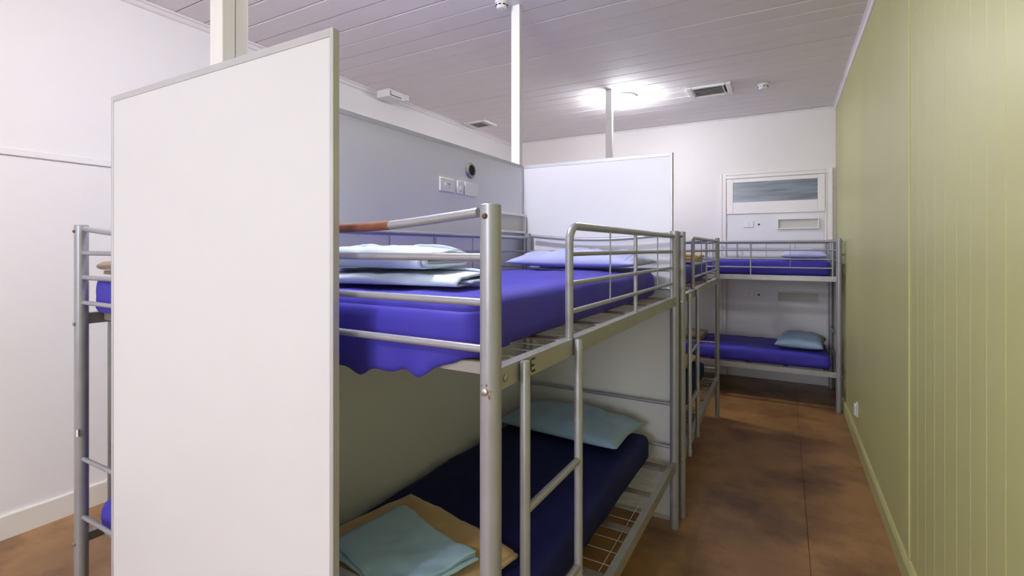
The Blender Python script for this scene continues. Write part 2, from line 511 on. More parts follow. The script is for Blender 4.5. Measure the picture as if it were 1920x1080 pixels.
partition('white cross partition standing behind the head of the nearest silver bunk', 'x', -2.60, -0.572, 2.955, 2.992)
partition('long partition behind the middle bunk, hidden past the cross partition', 'y', 2.993, 5.034, SP0, SP1)
partition('farthest cross partition past the middle bunk, hidden behind the nearer one', 'x', -2.182, -1.002, 5.035, 5.068)

def timber_post(label, x0, x1, y0, y1, groove=False):
    t = thing('timber_post', label, 'post', ((x0 + x1) / 2, (y0 + y1) / 2, PART_TOP), 0, 'white posts rising to the ceiling')
    ox, oy = (x0 + x1) / 2, (y0 + y1) / 2
    h = ZC - 0.002 - PART_TOP
    if groove:
        ym = y0 + (y1 - y0) * 0.5
        obj('stud', bx(x0 - ox, x1 - ox, y0 - oy, ym - 0.0015 - oy, 0.0, h, 0.003, 2), 'post_white', t)
        obj('stud', bx(x0 - ox, x1 - ox - 0.001, ym + 0.0015 - oy, y1 - oy, 0.0, h, 0.003, 2), 'post_white', t)
    else:
        obj('stud', bx(x0 - ox, x1 - ox, y0 - oy, y1 - oy, 0.0, h, 0.003, 2), 'post_white', t)
timber_post('double white timber post rising above the nearest partition panel', -1.590, -1.523, 0.893, 0.978, True)
timber_post('white square post rising from the partition corner at the nearest bunk head', -1.619, -1.555, 2.903, 2.945)
timber_post('farthest white post, in front of the glowing ceiling light', -1.625, -1.56, 4.925, 4.985)

# fittings on the long partition above the nearest bunk
wall_plate('power_outlet', 'white double-width power outlet on partition above the nearest upper bunk', 'outlet', 2.022, 2.150, 1.887, 1.959, 'y', SP1 - 0.0025, 'outlet', 'power outlets')
wall_plate('light_switch', 'narrow white switch plate between outlet and blank plate on partition', 'switch', 2.176, 2.234, 1.887, 1.960, 'y', SP1 - 0.0025, 'switch')
wall_plate('blank_plate', 'blank white cover plate right of the switch on the partition', 'cover plate', 2.248, 2.374, 1.885, 1.959, 'y', SP1 - 0.0025, 'blank')
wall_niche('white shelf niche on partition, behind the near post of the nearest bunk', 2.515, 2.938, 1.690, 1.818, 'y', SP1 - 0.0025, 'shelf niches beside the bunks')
t = thing('round_wall_fitting', 'round grey-rimmed dark opening in partition above the cover plate', 'wall fitting', (SP1 - 0.0025, 2.307, 2.03))
bm = B()
lathe(bm, [(0.030, 0.0005), (0.044, 0.0005), (0.045, 0.006), (0.038, 0.016), (0.030, 0.016)], seg=32, axis='x', loop=True)
obj('rim', bm, 'steelring', t, smooth='auto')
obj('dark_core', lathe(B(), [(0.0305, 0.0006), (0.0305, 0.004)], seg=32, axis='x'), 'cavity', t)
obj('screw', lathe(B(), [(0.0035, 0.010), (0.0035, 0.0145)], (0, 0, -0.036), seg=10, axis='x'), 'slot', t)

# low outlet on green wall
t = thing('wall_socket', 'small white socket low on the green wall above the skirting', 'outlet', (XR - 0.004, 4.81, 0.235))
obj('plate', bx(-0.010, -0.0005, -0.036, 0.036, 0.0, 0.112, 0.004, 2), 'plastic', t)
obj('housing', bx(-0.026, -0.0105, -0.030, 0.030, 0.012, 0.102, 0.007, 3), 'plastic', t)

# ------------------------------------------------------------------ ceiling fittings
def ceiling_light(xy, power, label):
    t = thing('ceiling_light', label, 'light', (xy[0], xy[1], ZC - 0.001), 0, 'round ceiling lights')
    obj('base_ring', lathe(B(), [(0.150, -0.002), (0.158, -0.002), (0.158, -0.020), (0.150, -0.020), (0.02, -0.018), (0.02, -0.002)], seg=36), 'plastic', t, smooth='auto')
    prof = [(0.148, -0.021)]
    for i in range(1, 8):
        a = math.pi / 2 * i / 8
        prof.append((0.142 * math.cos(a) ** 0.4, -0.021 - 0.100 * math.sin(a)))
    prof.append((0.008, -0.1215))
    em = emit_mat('glowing_diffuser', LAMP_COL, power)
    obj('diffuser', lathe(B(), prof, seg=36), em, t, smooth=True)
for xy, pw, lab in LAMPS:
    ceiling_light(xy, pw, lab)

def air_vent(label, x0, x1, y0, y1):
    cx, cy = (x0 + x1) / 2, (y0 + y1) / 2
    t = thing('air_vent', label, 'vent', (cx, cy, ZC - 0.002), 0, 'ceiling air vents')
    hx, hy = (x1 - x0) / 2, (y1 - y0) / 2
    obj('backing', bx(-hx + 0.01, hx - 0.01, -hy + 0.01, hy - 0.01, -0.003, 0.0), 'slot', t)
    W = 0.055
    for s in (-1, 1):
        poly = [(0, 0), (W, -0.004), (W, -0.010), (W * 0.7, -0.024), (0.004, -0.024), (0, -0.012)]
        obj('frame_side', prism(B(), poly, lambda p, q, tt, s=s: Vector((s * (hx - p), tt, q)), -hy, hy), 'plastic', t)
        obj('frame_side', prism(B(), [(p * 0.6, q) for p, q in poly], lambda p, q, tt, s=s: Vector((tt, s * (hy - p), q)), -hx + W + 0.001, hx - W - 0.001), 'plastic', t)
    n = 6
    for i in range(n):
        yy = -hy + 0.055 + i * (2 * hy - 0.11) / (n - 1)
        poly = [(-0.013, -0.022), (0.013, -0.008), (0.015, -0.010), (-0.011, -0.024)]
        obj('louvre', prism(B(), [(p + yy, q) for p, q in poly], lambda p, q, tt: Vector((tt, p, q)), -hx + W + 0.002, hx - W - 0.03), 'stain' if i > 2 else 'plastic', t)
    obj('divider', bx(hx - W - 0.026, hx - W - 0.016, -hy + 0.036, hy - 0.036, -0.022, -0.005), 'plastic', t)
air_vent('rectangular air vent with dusty louvres right of the glowing ceiling light', -0.880, -0.464, 5.25, 5.60)
air_vent('rectangular air vent in the ceiling corner along the white left wall', -3.66, -3.33, 5.29, 5.58)

def detector(label, x, y, r=0.052):
    t = thing('smoke_detector', label, 'smoke detector', (x, y, ZC - 0.002), 0, 'smoke detectors')
    obj('base', lathe(B(), [(r, 0.0), (r, -0.012), (r * 0.93, -0.016)], seg=28), 'plastic', t, smooth='auto')
    obj('chamber', lathe(B(), [(r * 0.82, -0.0165), (r * 0.80, -0.040), (r * 0.6, -0.050), (r * 0.2, -0.052)], seg=28), 'plastic', t, smooth='auto')
    for k in range(8):
        a = 2 * math.pi * k / 8 + 0.2
        bm = bx(-0.004, 0.004, -0.009, 0.009, -0.034, -0.027)
        bmesh.ops.transform(bm, matrix=Matrix.Rotation(a, 4, 'Z') @ Matrix.Translation((r * 0.80, 0, 0)), verts=bm.verts)
        obj('sensing_slot', bm, 'slot', t)
detector('white smoke detector on the ceiling right of the dusty air vent', -0.186, 5.50)
detector('smoke detector at the ceiling beside the top of the middle post', -1.645, 2.82, 0.045)

t = thing('ceiling_fitting', 'white box-shaped fitting at the ceiling edge over the left wall', 'fitting', (-3.62, 3.90, ZC - 0.002))
obj('housing', bx(-0.085, 0.085, -0.125, 0.115, -0.080, 0.0, 0.006, 2), 'plastic', t)
obj('lens_slot', bx(0.0855, 0.0875, -0.10, 0.06, -0.066, -0.058), 'slot', t)
obj('lens_slot', bx(0.0855, 0.0875, -0.104, -0.099, -0.066, -0.02), 'slot', t)
obj('end_cap', bx(0.0, 0.095, 0.1155, 0.175, -0.060, 0.0, 0.004), 'plastic', t)

# ------------------------------------------------------------------ bunk beds
BL, BWD = 1.95, 0.95
HX, HY = BWD / 2, BL / 2
UP, LO = 1.316, 0.380           # tops of the side rails
GZ = (1.660, 1.574, 1.482, 1.395)
EZ = (1.676, 1.570, 1.467, 1.361)

def end_profile(n=28, dip=0.030):
    pts = []
    for i in range(n + 1):
        x = -HX + 2 * HX * i / n
        a = abs(x)
        flat = 0.17
        if a < flat:
            z = EZ[0] - dip + 0.004 * (a / flat) ** 2
        else:
            q = (a - flat) / (HX - flat)
            z = EZ[0] - dip + 0.004 + (dip - 0.004) * (q ** 1.15)
        pts.append((x, z))
    return pts

def bunk_bed(label, loc, rotz, mirror=1, pr=0.0245, letter=False, patch=False, bolts=True):
    t = thing('bunk_bed', label, 'bunk bed', loc, rotz, 'silver tubular bunk beds')
    sx = mirror
    # posts
    for px in (-1, 1):
        for py in (-1, 1):
            x, y = px * HX, py * HY
            h = 1.690
            p = obj('post', lathe(B(), [(pr, 0.0), (pr, h - 0.002), (pr - 0.002, h), (pr - 0.004, h), (pr - 0.004, h - 0.02)], seg=24), 'silver', t, 'auto', loc=(x * sx, y, 0))
            if bolts:
                for bz, m, r in ((1.662, 'boltbrown', 0.0065), (1.272, 'bolt', 0.0085), (0.345, 'bolt', 0.0085)):
                    obj('bolt', lathe(B(), [(r, py * (pr - 0.002)), (r, py * (pr + 0.003)), (r * 0.5, py * (pr + 0.0055))], (0, 0, bz), seg=14, axis='y'), m, p, 'auto')
    # end frames
    for py in (-1, 1):
        y = py * HY
        pts = [Vector((x * sx, y, z)) for x, z in end_profile()]
        er = obj('end_rail', tb(pts[1:-1], 0.0115, 14), 'silver', t, 'auto')
        if patch and py == -1:
            pp = [p for p in pts if -0.21 <= p.x * sx <= 0.17]
            obj('worn_patch', tb(pp, 0.0121, 14), 'rust', er, 'auto')
        for z in EZ[1:] + (0.700, 0.455):
            obj('end_rail', tb([(-HX + pr * 0.6, y, z), (0, y, z), (HX - pr * 0.6, y, z)], 0.0095, 12), 'silver', t, 'auto')
        for z in (UP, LO):
            yy = y - py * 0.072
            obj('end_bar', bx(-HX + 0.02, HX - 0.02, min(yy, yy - py * 0.03), max(yy, yy - py * 0.03), z - 0.036, z - 0.006, 0.001), 'silver_dk', t)
    # side rails (angle section)
    for z in (UP, LO):
        for px in (-1, 1):
            poly = [(0, 0), (0, -0.050), (-0.0028, -0.050), (-0.0028, -0.0028), (-0.030, -0.0028), (-0.030, 0)]
            rl = obj('side_rail', prism(B(), poly, lambda p, q, tt, px=px, z=z: Vector((sx * px * (HX + 0.012 + p), tt, z + q)), -HY + pr * 0.7, HY - pr * 0.7), 'silver_dk', t)
            for py in (-1, 1):
                obj('rail_bolt', lathe(B(), [(0.009, 0), (0.009, 0.003), (0.006, 0.005)] if px * sx > 0 else [(0.009, 0), (0.009, -0.003), (0.006, -0.005)],
                                       (sx * px * (HX + 0.0122), py * (HY - 0.042), z - 0.026), seg=14, axis='x'), 'bolt', rl, 'auto')
    # mesh base: slats and wires
    for z in (UP, LO):
        zs = z - 0.0075
        for i in range(6):
            yy = -HY + 0.10 + i * (2 * HY - 0.2) / 5
            obj('slat', bx(-HX + 0.016, HX - 0.018, yy - 0.024, yy + 0.024, zs - 0.0015, zs + 0.0035, 0.001), 'slat', t)
        bm = B()
        for i in range(5):
            y0 = -HY + 0.10 + i * (2 * HY - 0.2) / 5
            for q in (1, 2, 3):
                yy = y0 + q * (2 * HY - 0.2) / 20
                tube(bm, [(-HX + 0.03, yy, zs - 0.004), (HX - 0.02, yy, zs - 0.004)], 0.0016, 6)
        for xx in (-0.42, -0.14, 0.14, 0.425):
            tube(bm, [(xx * sx, -HY + 0.06, zs - 0.0072), (xx * sx, HY - 0.06, zs - 0.0072)], 0.0016, 6)
        obj('wire_mesh', bm, 'wire', t)
    # guard rail, aisle side (from ladder opening to far post)
    gx = sx * (HX - 0.004)
    y0, y1 = -HY + 0.455, HY
    R = 0.055
    path = [Vector((gx, y0, UP - 0.045)), Vector((gx, y0, GZ[0] - R))]
    path += arc((y0 + R, GZ[0] - R), R, math.pi, math.pi / 2, 8, lambda p, q: Vector((gx, p, q)))
    path += [Vector((gx, y1 - pr * 0.6, GZ[0]))]
    gr = obj('guard_rail', tb(path, 0.0125, 14), 'silver', t, 'auto')
    ym, ye = (y0 + y1 - 0.05) / 2, y1 - 0.05
    for z in GZ[1:]:
        obj('guard_bar', tb([(gx, y0 + 0.008, z), (gx, ye, z)], 0.008, 10), 'silver', gr, 'auto')
    obj('guard_post', tb([(gx, ym, GZ[0] - 0.005), (gx, ym, UP - 0.04)], 0.0085, 10), 'silver', gr, 'auto')
    obj('guard_post', tb([(gx, ye, GZ[0] - 0.005), (gx, ye, UP + 0.0)], 0.0085, 10), 'silver', gr, 'auto')
    for yy in ((y0 + ym) / 2, (ym + ye) / 2):
        obj('guard_wire', tb([(gx + sx * 0.008, yy, GZ[0]), (gx + sx * 0.008, yy, GZ[3] - 0.004)], 0.003, 8), 'silver', gr, 'auto')
    # guard rail, wall side (full length)
    gx2 = -gx
    gw = obj('guard_rail', tb([(gx2, -HY + pr * 0.6, GZ[0]), (gx2, HY - pr * 0.6, GZ[0])], 0.0115, 12), 'silver', t, 'auto')
    for z in GZ[1:]:
        obj('guard_bar', tb([(gx2, -HY + 0.05, z), (gx2, HY - 0.05, z)], 0.0055, 8), 'silver', gw, 'auto')
    for yy in (-HY + 0.05, 0.0, HY - 0.05):
        obj('guard_post', tb([(gx2, yy, GZ[0] - 0.005), (gx2, yy, UP)], 0.0085, 10), 'silver', gw, 'auto')
    for yy in (-0.62, -0.32, 0.32, 0.62):
        obj('guard_wire', tb([(gx2 + sx * 0.006, yy, GZ[0]), (gx2 + sx * 0.006, yy, GZ[3] - 0.004)], 0.003, 8), 'silver', gw, 'auto')
    # ladder
    lx = sx * (HX + 0.026)
    ya, yb_ = -HY + 0.115, -HY + 0.455
    ld = obj('ladder', tb([(lx, ya, LO - 0.055), (lx, ya, UP - 0.004), (lx, ya, UP)], [0.0128, 0.0128, 0.011], 14), 'silver', t, 'auto')
    obj('ladder_pole', tb([(lx, yb_, LO - 0.055), (lx, yb_, UP - 0.004), (lx, yb_, UP)], [0.0128, 0.0128, 0.011], 14), 'silver', ld, 'auto')
    for z in (0.95, 0.63):
        obj('rung', tb([(lx, ya + 0.006, z), (lx, yb_ - 0.006, z)], 0.0105, 12), 'silver', ld, 'auto')
    for yy in (ya, yb_):
        for z in (UP - 0.028, LO - 0.028):
            o0 = lx + sx * 0.0125
            obj('ladder_bolt', lathe(B(), [(0.006, -0.002 * sx), (0.006, 0.002 * sx), (0.003, 0.0035 * sx)], (o0, yy, z), seg=12, axis='x'), 'bolt', ld, 'auto')
    if letter:
        # stencilled letter E (with stencil gaps)
        bm = B()
        yE, zE, w, h = ya + 0.050, UP - 0.043, 0.030, 0.036
        xf = sx * (HX + 0.0122)
        def strip(p0, p1, q0, q1):
            box(bm, min(xf, xf + sx * 0.0004), max(xf, xf + sx * 0.0004), yE + p0, yE + p1, zE + q0, zE + q1)
        strip(0.004, 0.009, 0.006, h - 0.004)
        strip(0.008, w, 0.0, 0.0055)
        strip(0.0105, w * 0.8, h / 2 - 0.003, h / 2 + 0.0025)
        strip(0.008, w, h - 0.0045, h)
        obj('stencil_letter', bm, 'ink', t)
    return t

def place(bed, x, y, z):
    return bed.matrix_world @ Vector((x, y, z))

A1 = math.radians(-0.9)
bed1_loc = (-1.0395, 1.9275, 0)
bed1 = bunk_bed('large silver bunk bed nearest the camera, letter E stencilled on its rail', bed1_loc, A1, 1, letter=True, patch=True)
A2 = math.radians(0.7)
bed2_loc = (-1.018, 4.001, 0)
bed2 = bunk_bed('middle silver bunk bed standing just beyond the nearest one along the aisle', bed2_loc, A2, 1, pr=0.0205)
A3 = math.radians(-90)
bed3_loc = (-0.513, 6.190, 0)
bed3 = bunk_bed('farthest silver bunk bed standing across the blocked doorway', bed3_loc, A3, 1)
bed4_loc = (-2.138, 1.910, 0)
bed4 = bunk_bed('silver bunk bed behind the near partition, by the white left wall', bed4_loc, 0.0, -1)
near_post = [c for c in bed1.children if c.name.startswith('post') and c.location.x > 0 and c.location.y < 0][0]
for dx, dz, rx, rz in ((0.010, -0.011, 0.0028, 0.005), (-0.010, -0.006, 0.0018, 0.0055), (0.004, 0.015, 0.0022, 0.0032), (-0.009, 0.013, 0.0018, 0.0022), (0.013, 0.002, 0.0016, 0.003)):
    bm = B()
    bmesh.ops.create_uvsphere(bm, u_segments=10, v_segments=6, radius=1.0)
    yy = -math.sqrt(0.0245 ** 2 - dx ** 2)
    bmesh.ops.transform(bm, matrix=Matrix.Translation((dx, yy, 1.272 + dz)) @ Matrix.Rotation(math.asin(dx / 0.0245), 4, 'Z') @ Matrix.Diagonal((rx, 0.0007, rz, 1)), verts=bm.verts)
    obj('rust_chip', bm, 'boltrust', near_post, True)
t = obj('paper_tag', bx(-0.004, 0.012, -0.001, 0.001, -0.015, 0.015, 0.0004), 'plastic', None)
t.parent = bed4
t.location = (-HX + 0.018, -HY - 0.022, 0.815)

# ------------------------------------------------------------------ bedding
def soft_box(hx, hy, hz, r, seed, wr=0.006, res=0.03, crown=0.012, sag=0.0):
    """rounded, slightly creased mattress; base at z=0"""
    bm = B()
    nx, ny, nz = max(6, int(2 * hx / res)), max(6, int(2 * hy / res)), max(5, int(2 * hz / res) + 2)
    verts = {}
    def vert(i, j, k):
        key = (i, j, k)
        if key in verts:
            return verts[key]
        p = Vector((-hx + 2 * hx * i / nx, -hy + 2 * hy * j / ny, -hz + 2 * hz * k / nz))
        inner = Vector((max(-hx + r, min(hx - r, p.x)), max(-hy + r, min(hy - r, p.y)), max(-hz + r, min(hz - r, p.z))))
        d = p - inner
        if d.length > 1e-6:
            p = inner + d.normalized() * min(r, max(abs(d.x), abs(d.y), abs(d.z)))
            p = inner + d.normalized() * r
        top = max(0.0, p.z / hz)
        side = 1 - top
        w = fbm((p.x * 1.0, p.y * 1.0, p.z * 3), 4.5, seed, 3)
        w2 = fbm((p.x * 4.0 + p.y * 1.3, p.y * 0.8, p.z * 2), 2.2, seed + 5, 2)
        off = wr * (w + 0.6 * w2)
        if p.z > -hz * 0.7:
            nrm = Vector((p.x / hx if abs(p.x) > hx - r else 0, p.y / hy if abs(p.y) > hy - r else 0, 1.0 if p.z > hz - r else 0))
            if nrm.length > 0:
                p = p + nrm.normalized() * off
            p.z += crown * (1 - (p.x / hx) ** 2) * (1 - (p.y / hy) ** 2) * top
        v = bm.verts.new((p.x, p.y, p.z + hz))
        verts[key] = v
        return v
    for i in range(nx):
        for j in range(ny):
            bm.faces.new((vert(i, j, 0), vert(i, j + 1, 0), vert(i + 1, j + 1, 0), vert(i + 1, j, 0)))
            bm.faces.new((vert(i, j, nz), vert(i + 1, j, nz), vert(i + 1, j + 1, nz), vert(i, j + 1, nz)))
    for i in range(nx):
        for k in range(nz):
            bm.faces.new((vert(i, 0, k), vert(i + 1, 0, k), vert(i + 1, 0, k + 1), vert(i, 0, k + 1)))
            bm.faces.new((vert(i, ny, k), vert(i, ny, k + 1), vert(i + 1, ny, k + 1), vert(i + 1, ny, k)))
    for j in range(ny):
        for k in range(nz):
            bm.faces.new((vert(0, j, k), vert(0, j, k + 1), vert(0, j + 1, k + 1), vert(0, j + 1, k)))
            bm.faces.new((vert(nx, j, k), vert(nx, j + 1, k), vert(nx, j + 1, k + 1), vert(nx, j, k + 1)))
    return bm

def world_from(loc, rot, x, y):
    c, s = math.cos(rot), math.sin(rot)
    return (loc[0] + c * x - s * y, loc[1] + s * x + c * y)

MH = 0.074
def mattress(label, loc, rot, cx, cy, hx, hy, ztop, m, seed, skirt=None, hz=MH, r=0.04, wr=0.006):
    wx, wy = world_from(loc, rot, cx, cy)
    zb = ztop - 0.0025
    t = thing('mattress', label, 'mattress', (wx, wy, zb), rot, 'blue sheeted mattresses')
    obj('fitted_sheet', soft_box(hx, hy, hz, r, seed, wr), m, t, True)
    if skirt:
        bm = B()
        N, K = 84, 14
        th = 0.003
        off = 0.013
        # plan path: along the foot edge, round the corner, a little way up the aisle side
        plan = []
        L0 = 2 * hx - 0.03 - r
        L1 = (r + off) * math.pi / 2
        L2 = 0.16
        tot = L0 + L1 + L2
        for i in range(N + 1):
            d = tot * i / N
            if d <= L0:
                plan.append((Vector((-hx + 0.03 + d, -hy - off, 0)), Vector((0, -1, 0)), d / L0))
            elif d <= L0 + L1:
                a = -math.pi / 2 + (d - L0) / (r + off)
                n = Vector((math.cos(a), math.sin(a), 0))
                plan.append((Vector((hx - r, -hy + r, 0)) + n * (r + off), n, 1.0 + (d - L0) / L1 * 0.1))
            else:
                plan.append((Vector((hx + off, -hy + r + d - L0 - L1, 0)), Vector((1, 0, 0)), 1.1 + (d - L0 - L1) / L2 * 0.3))
        rows = []
        for c0, n, u in plan:
            hem = skirt(u)
            col = []
            for k in range(K + 1):
                v = k / K
                zt = 2 * hz - 0.030
                z = zt + (hem - zt) * v
                wave = math.sin(u * 23 + 0.6 * math.sin(u * 9)) * 0.007 * v * v + 0.006 * fbm((u * 3, z * 2, 0), 2.0, seed, 2) * v
                o = wave * (0.3 if u > 1 else 1.0) - (0.010 * (1 - v / 0.15) if v < 0.15 else 0)
                if v > 0.85:
                    o -= 0.007 * (v - 0.85) / 0.15
                if u > 1.1:
                    o -= 0.016 * (u - 1.1) / 0.3
                col.append(Vector((c0.x, c0.y, z)) + n * o)
            rows.append(col)
        nrms = [q[1] for q in plan]
        fr = [[bm.verts.new(p) for p in c] for c in rows]
        bk = [[bm.verts.new(p - nn * th) for p in c] for c, nn in zip(rows, nrms)]
        for i in range(N):
            for k in range(K):
                bm.faces.new((fr[i][k], fr[i][k + 1], fr[i + 1][k + 1], fr[i + 1][k]))
                bm.faces.new((bk[i][k], bk[i + 1][k], bk[i + 1][k + 1], bk[i][k + 1]))
            bm.faces.new((fr[i][K], bk[i][K], bk[i + 1][K], fr[i + 1][K]))
            bm.faces.new((fr[i][0], fr[i + 1][0], bk[i + 1][0], bk[i][0]))
        for k in range(K):
            bm.faces.new((fr[0][k], bk[0][k], bk[0][k + 1], fr[0][k + 1]))
            bm.faces.new((fr[N][k], fr[N][k + 1], bk[N][k + 1], bk[N][k]))
        obj('sheet_hem', bm, m, t, True)
    return t

def hem1(u):
    base = -0.066 + 0.012 * math.sin(u * 19 + 1.0) + 0.006 * math.sin(u * 43)
    if u > 0.72:
        base += min(1.0, (u - 0.72) / 0.28) * 0.055
    if u > 1.0:
        base = base + (0.004 - base) * min(1.0, (u - 1.0) / 0.1)
    return min(base, 0.012)

mattress('royal blue mattress on the upper level of the nearest bunk', bed1_loc, A1, -0.035, 0.012, 0.415, 0.925, UP, 'blue', 1.0, hem1)
mattress('shade-tinted blue mattress on the lower level of the nearest bunk', bed1_loc, A1, -0.055, 0.005, 0.405, 0.925, LO, 'blue_shaded', 2.0)
mattress('blue mattress on the upper level of the middle bunk', bed2_loc, A2, -0.03, 0.0, 0.415, 0.92, UP, 'blue', 3.0)
mattress('shade-tinted blue mattress on the lower level of the middle bunk', bed2_loc, A2, -0.04, 0.0, 0.41, 0.92, LO, 'blue_shaded', 4.0)
mattress('blue mattress on the upper level of the farthest bunk', bed3_loc, A3, -0.02, -0.01, 0.415, 0.925, UP, 'blue', 5.0)
mattress('bright blue mattress on the lower level of the farthest bunk', bed3_loc, A3, -0.02, -0.01, 0.415, 0.925, LO, 'blue', 6.0, wr=0.009)
mattress('blue mattress edge on the upper level of the bunk behind the near partition', bed4_loc, 0.0, 0.0, -0.024, 0.434, 0.925, UP, 'blue', 7.0, r=0.025)
mattress('blue mattress edge on the lower level of the bunk behind the near partition', bed4_loc, 0.0, 0.0, -0.020, 0.428, 0.925, LO, 'blue', 8.0, hz=0.080, r=0.070)

def pillow(label, x, y, z, rot, w, l, h, m, seed, tilt=(0, 0), wr=0.010, group='pale blue pillows'):
    bm = B()
    N, K = 40, 28
    def P(i, j, s):
        u, v = -1 + 2 * i / N, -1 + 2 * j / K
        eu, ev = 1 - abs(u) ** 2.6, 1 - abs(v) ** 2.6
        prof = (max(0, eu) ** 0.5) * (max(0, ev) ** 0.5)
        px = u * w / 2 * (1 - 0.055 * (1 - v * v) * abs(u) ** 3 * -1 if False else 1 - 0.06 * (1 - abs(v)) ** 1.0 * abs(u) ** 4)
        py = v * l / 2 * (1 - 0.07 * (1 - abs(u)) * abs(v) ** 4)
        n = fbm((u * 1.4, v * 1.1, 0.3), 1.6, seed, 3) * wr + abs(fbm((u * 2.5 + v, v * 0.8 - u * 0.5, 1.0), 1.3, seed + 9, 2)) * -wr
        if s > 0:
            zz = h * 0.42 + prof * h * 0.58 + n * prof * 1.5 - (1 - prof) * h * 0.14
        else:
            zz = h * 0.28 - prof * h * 0.28
        return Vector((px, py, max(zz, 0.0 if s < 0 else h * 0.05)))
    top = [[None] * (K + 1) for _ in range(N + 1)]
    bot = [[None] * (K + 1) for _ in range(N + 1)]
    for i in range(N + 1):
        for j in range(K + 1):
            edge = i in (0, N) or j in (0, K)
            if edge:
                v = bm.verts.new(P(i, j, -1))
                top[i][j] = bot[i][j] = v
            else:
                top[i][j] = bm.verts.new(P(i, j, 1))
                bot[i][j] = bm.verts.new(P(i, j, -1))
    for i in range(N):
        for j in range(K):
            bm.faces.new((top[i][j], top[i + 1][j], top[i + 1][j + 1], top[i][j + 1]))
            bm.faces.new((bot[i][j], bot[i][j + 1], bot[i + 1][j + 1], bot[i + 1][j]))
    t = thing('pillow', label, 'pillow', (x, y, z), rot, group)
    t.rotation_euler = (tilt[0], tilt[1], rot)
    pc = obj('pillowcase', bm, m, t, True)
    # sewn hem along the open end
    bm = B()
    pts = []
    for j in range(1, K):
        p = P(N - 3, j, 1)
        pts.append(p + Vector((0, 0, 0.0005)))
    tube(bm, pts, 0.0018, 6)
    obj('hem_seam', bm, m, t, True)
    return t

MT_U, MT_L = UP + 0.158, LO + 0.158
pillow('wide pale blue pillow on the upper level of the nearest bunk', -1.035, 2.680, MT_U + 0.006, A1 + math.radians(-1), 0.77, 0.42, 0.110, 'pillow', 11.0, wr=0.016)
pillow('grey-blue pillow on the lower level of the nearest bunk', -1.09, 2.665, MT_L + 0.004, math.radians(-5), 0.74, 0.44, 0.120, 'pillow_teal', 12.0, wr=0.015)
pillow('pale blue pillow on the upper level of the farthest bunk', 0.175, 6.20, MT_U + 0.004, math.radians(90), 0.70, 0.42, 0.12, 'pillow', 13.0)
pillow('grey-blue pillow on the lower level of the farthest bunk', 0.155, 6.14, MT_L + 0.006, math.radians(84), 0.68, 0.44, 0.15, 'pillow_teal', 14.0)

def folded_cloth(name, label, cat, x, y, z, rot, w, d, layers, th, m, seed, wob=0.006, sep=1.15, taper=0.06, group=None, fold_dir=1):
    """serpentine folded cloth: layers stacked, folds along the -y / +y edges, raw edges visible at +-x"""
    t = thing(name, label, cat, (x, y, z), rot, group)
    R = th * sep / 2
    path = []
    hy = d / 2
    rnd = random.Random(seed)
    ends = [(hy * (1 - taper * rnd.random() - 0.012 * i), hy * (1 - taper * rnd.random() - 0.012 * i)) for i in range(layers)]
    for i in range(layers):
        zz = th / 2 + i * th * sep
        y0, y1 = -ends[i][0], ends[i][1]
        seq = [(y0 + (y1 - y0) * q / 16, zz) for q in range(17)]
        if i % 2 == 1:
            seq = seq[::-1]
        path += seq
        if i < layers - 1:
            s = 1 if i % 2 == 0 else -1
            ye = seq[-1][0]
            for q in range(1, 6):
                a = -math.pi / 2 + math.pi * q / 6
                path.append((ye + s * R * 1.3 * math.cos(a), zz + R + R * math.sin(a)))
    NX = 30
    bm = B()
    tops, bots = [], []
    for i in range(NX + 1):
        u = -1 + 2 * i / NX
        ct, cb = [], []
        for k, (py, pz) in enumerate(path):
            if k == 0:
                tg = Vector((path[1][0] - py, path[1][1] - pz))
            elif k == len(path) - 1:
                tg = Vector((py - path[k - 1][0], pz - path[k - 1][1]))
            else:
                tg = Vector((path[k + 1][0] - path[k - 1][0], path[k + 1][1] - path[k - 1][1]))
            tg.normalize()
            nr = Vector((-tg.y, tg.x))
            lay = pz / (th * sep)
            ex = 1 + 0.035 * fbm((lay * 0.7, u, 0), 1.0, seed + 3, 2) + 0.05 * math.sin(lay * 2.1 + seed)
            px = u * w / 2 * ex
            sag = (1 - 0.10 * (abs(u) ** 4) - 0.10 * (abs(py / hy) ** 6))
            wv = wob * (fbm((px * 6, py * 6, lay * 0.15), 1.0, seed, 3) + 0.4 * fbm((px * 16 - py * 12, py * 4 + px * 3, lay * 0.15), 1.0, seed + 2, 2)) * min(1.0, pz / (2 * th))
            for lst, s in ((ct, 0.5), (cb, -0.5)):
                q = Vector((py, pz)) + nr * th * s * 0.96
                lst.append(bm.verts.new((px, q.x + 0.01 * fbm((px * 4, lay, 0), 1.0, seed + 7, 2), max(0.0, q.y * sag + wv))))
        tops.append(ct)
        bots.append(cb)
    n = len(path)
    for i in range(NX):
        for k in range(n - 1):
            bm.faces.new((tops[i][k], tops[i + 1][k], tops[i + 1][k + 1], tops[i][k + 1]))
            bm.faces.new((bots[i][k], bots[i][k + 1], bots[i + 1][k + 1], bots[i + 1][k]))
        bm.faces.new((tops[i][0], bots[i][0], bots[i + 1][0], tops[i + 1][0]))
        bm.faces.new((tops[i][n - 1], tops[i + 1][n - 1], bots[i + 1][n - 1], bots[i][n - 1]))
    for i in (0, NX):
        for k in range(n - 1):
            bm.faces.new((tops[i][k], tops[i][k + 1], bots[i][k + 1], bots[i][k]))
    obj('folded_layers', bm, m, t, True)
    return t

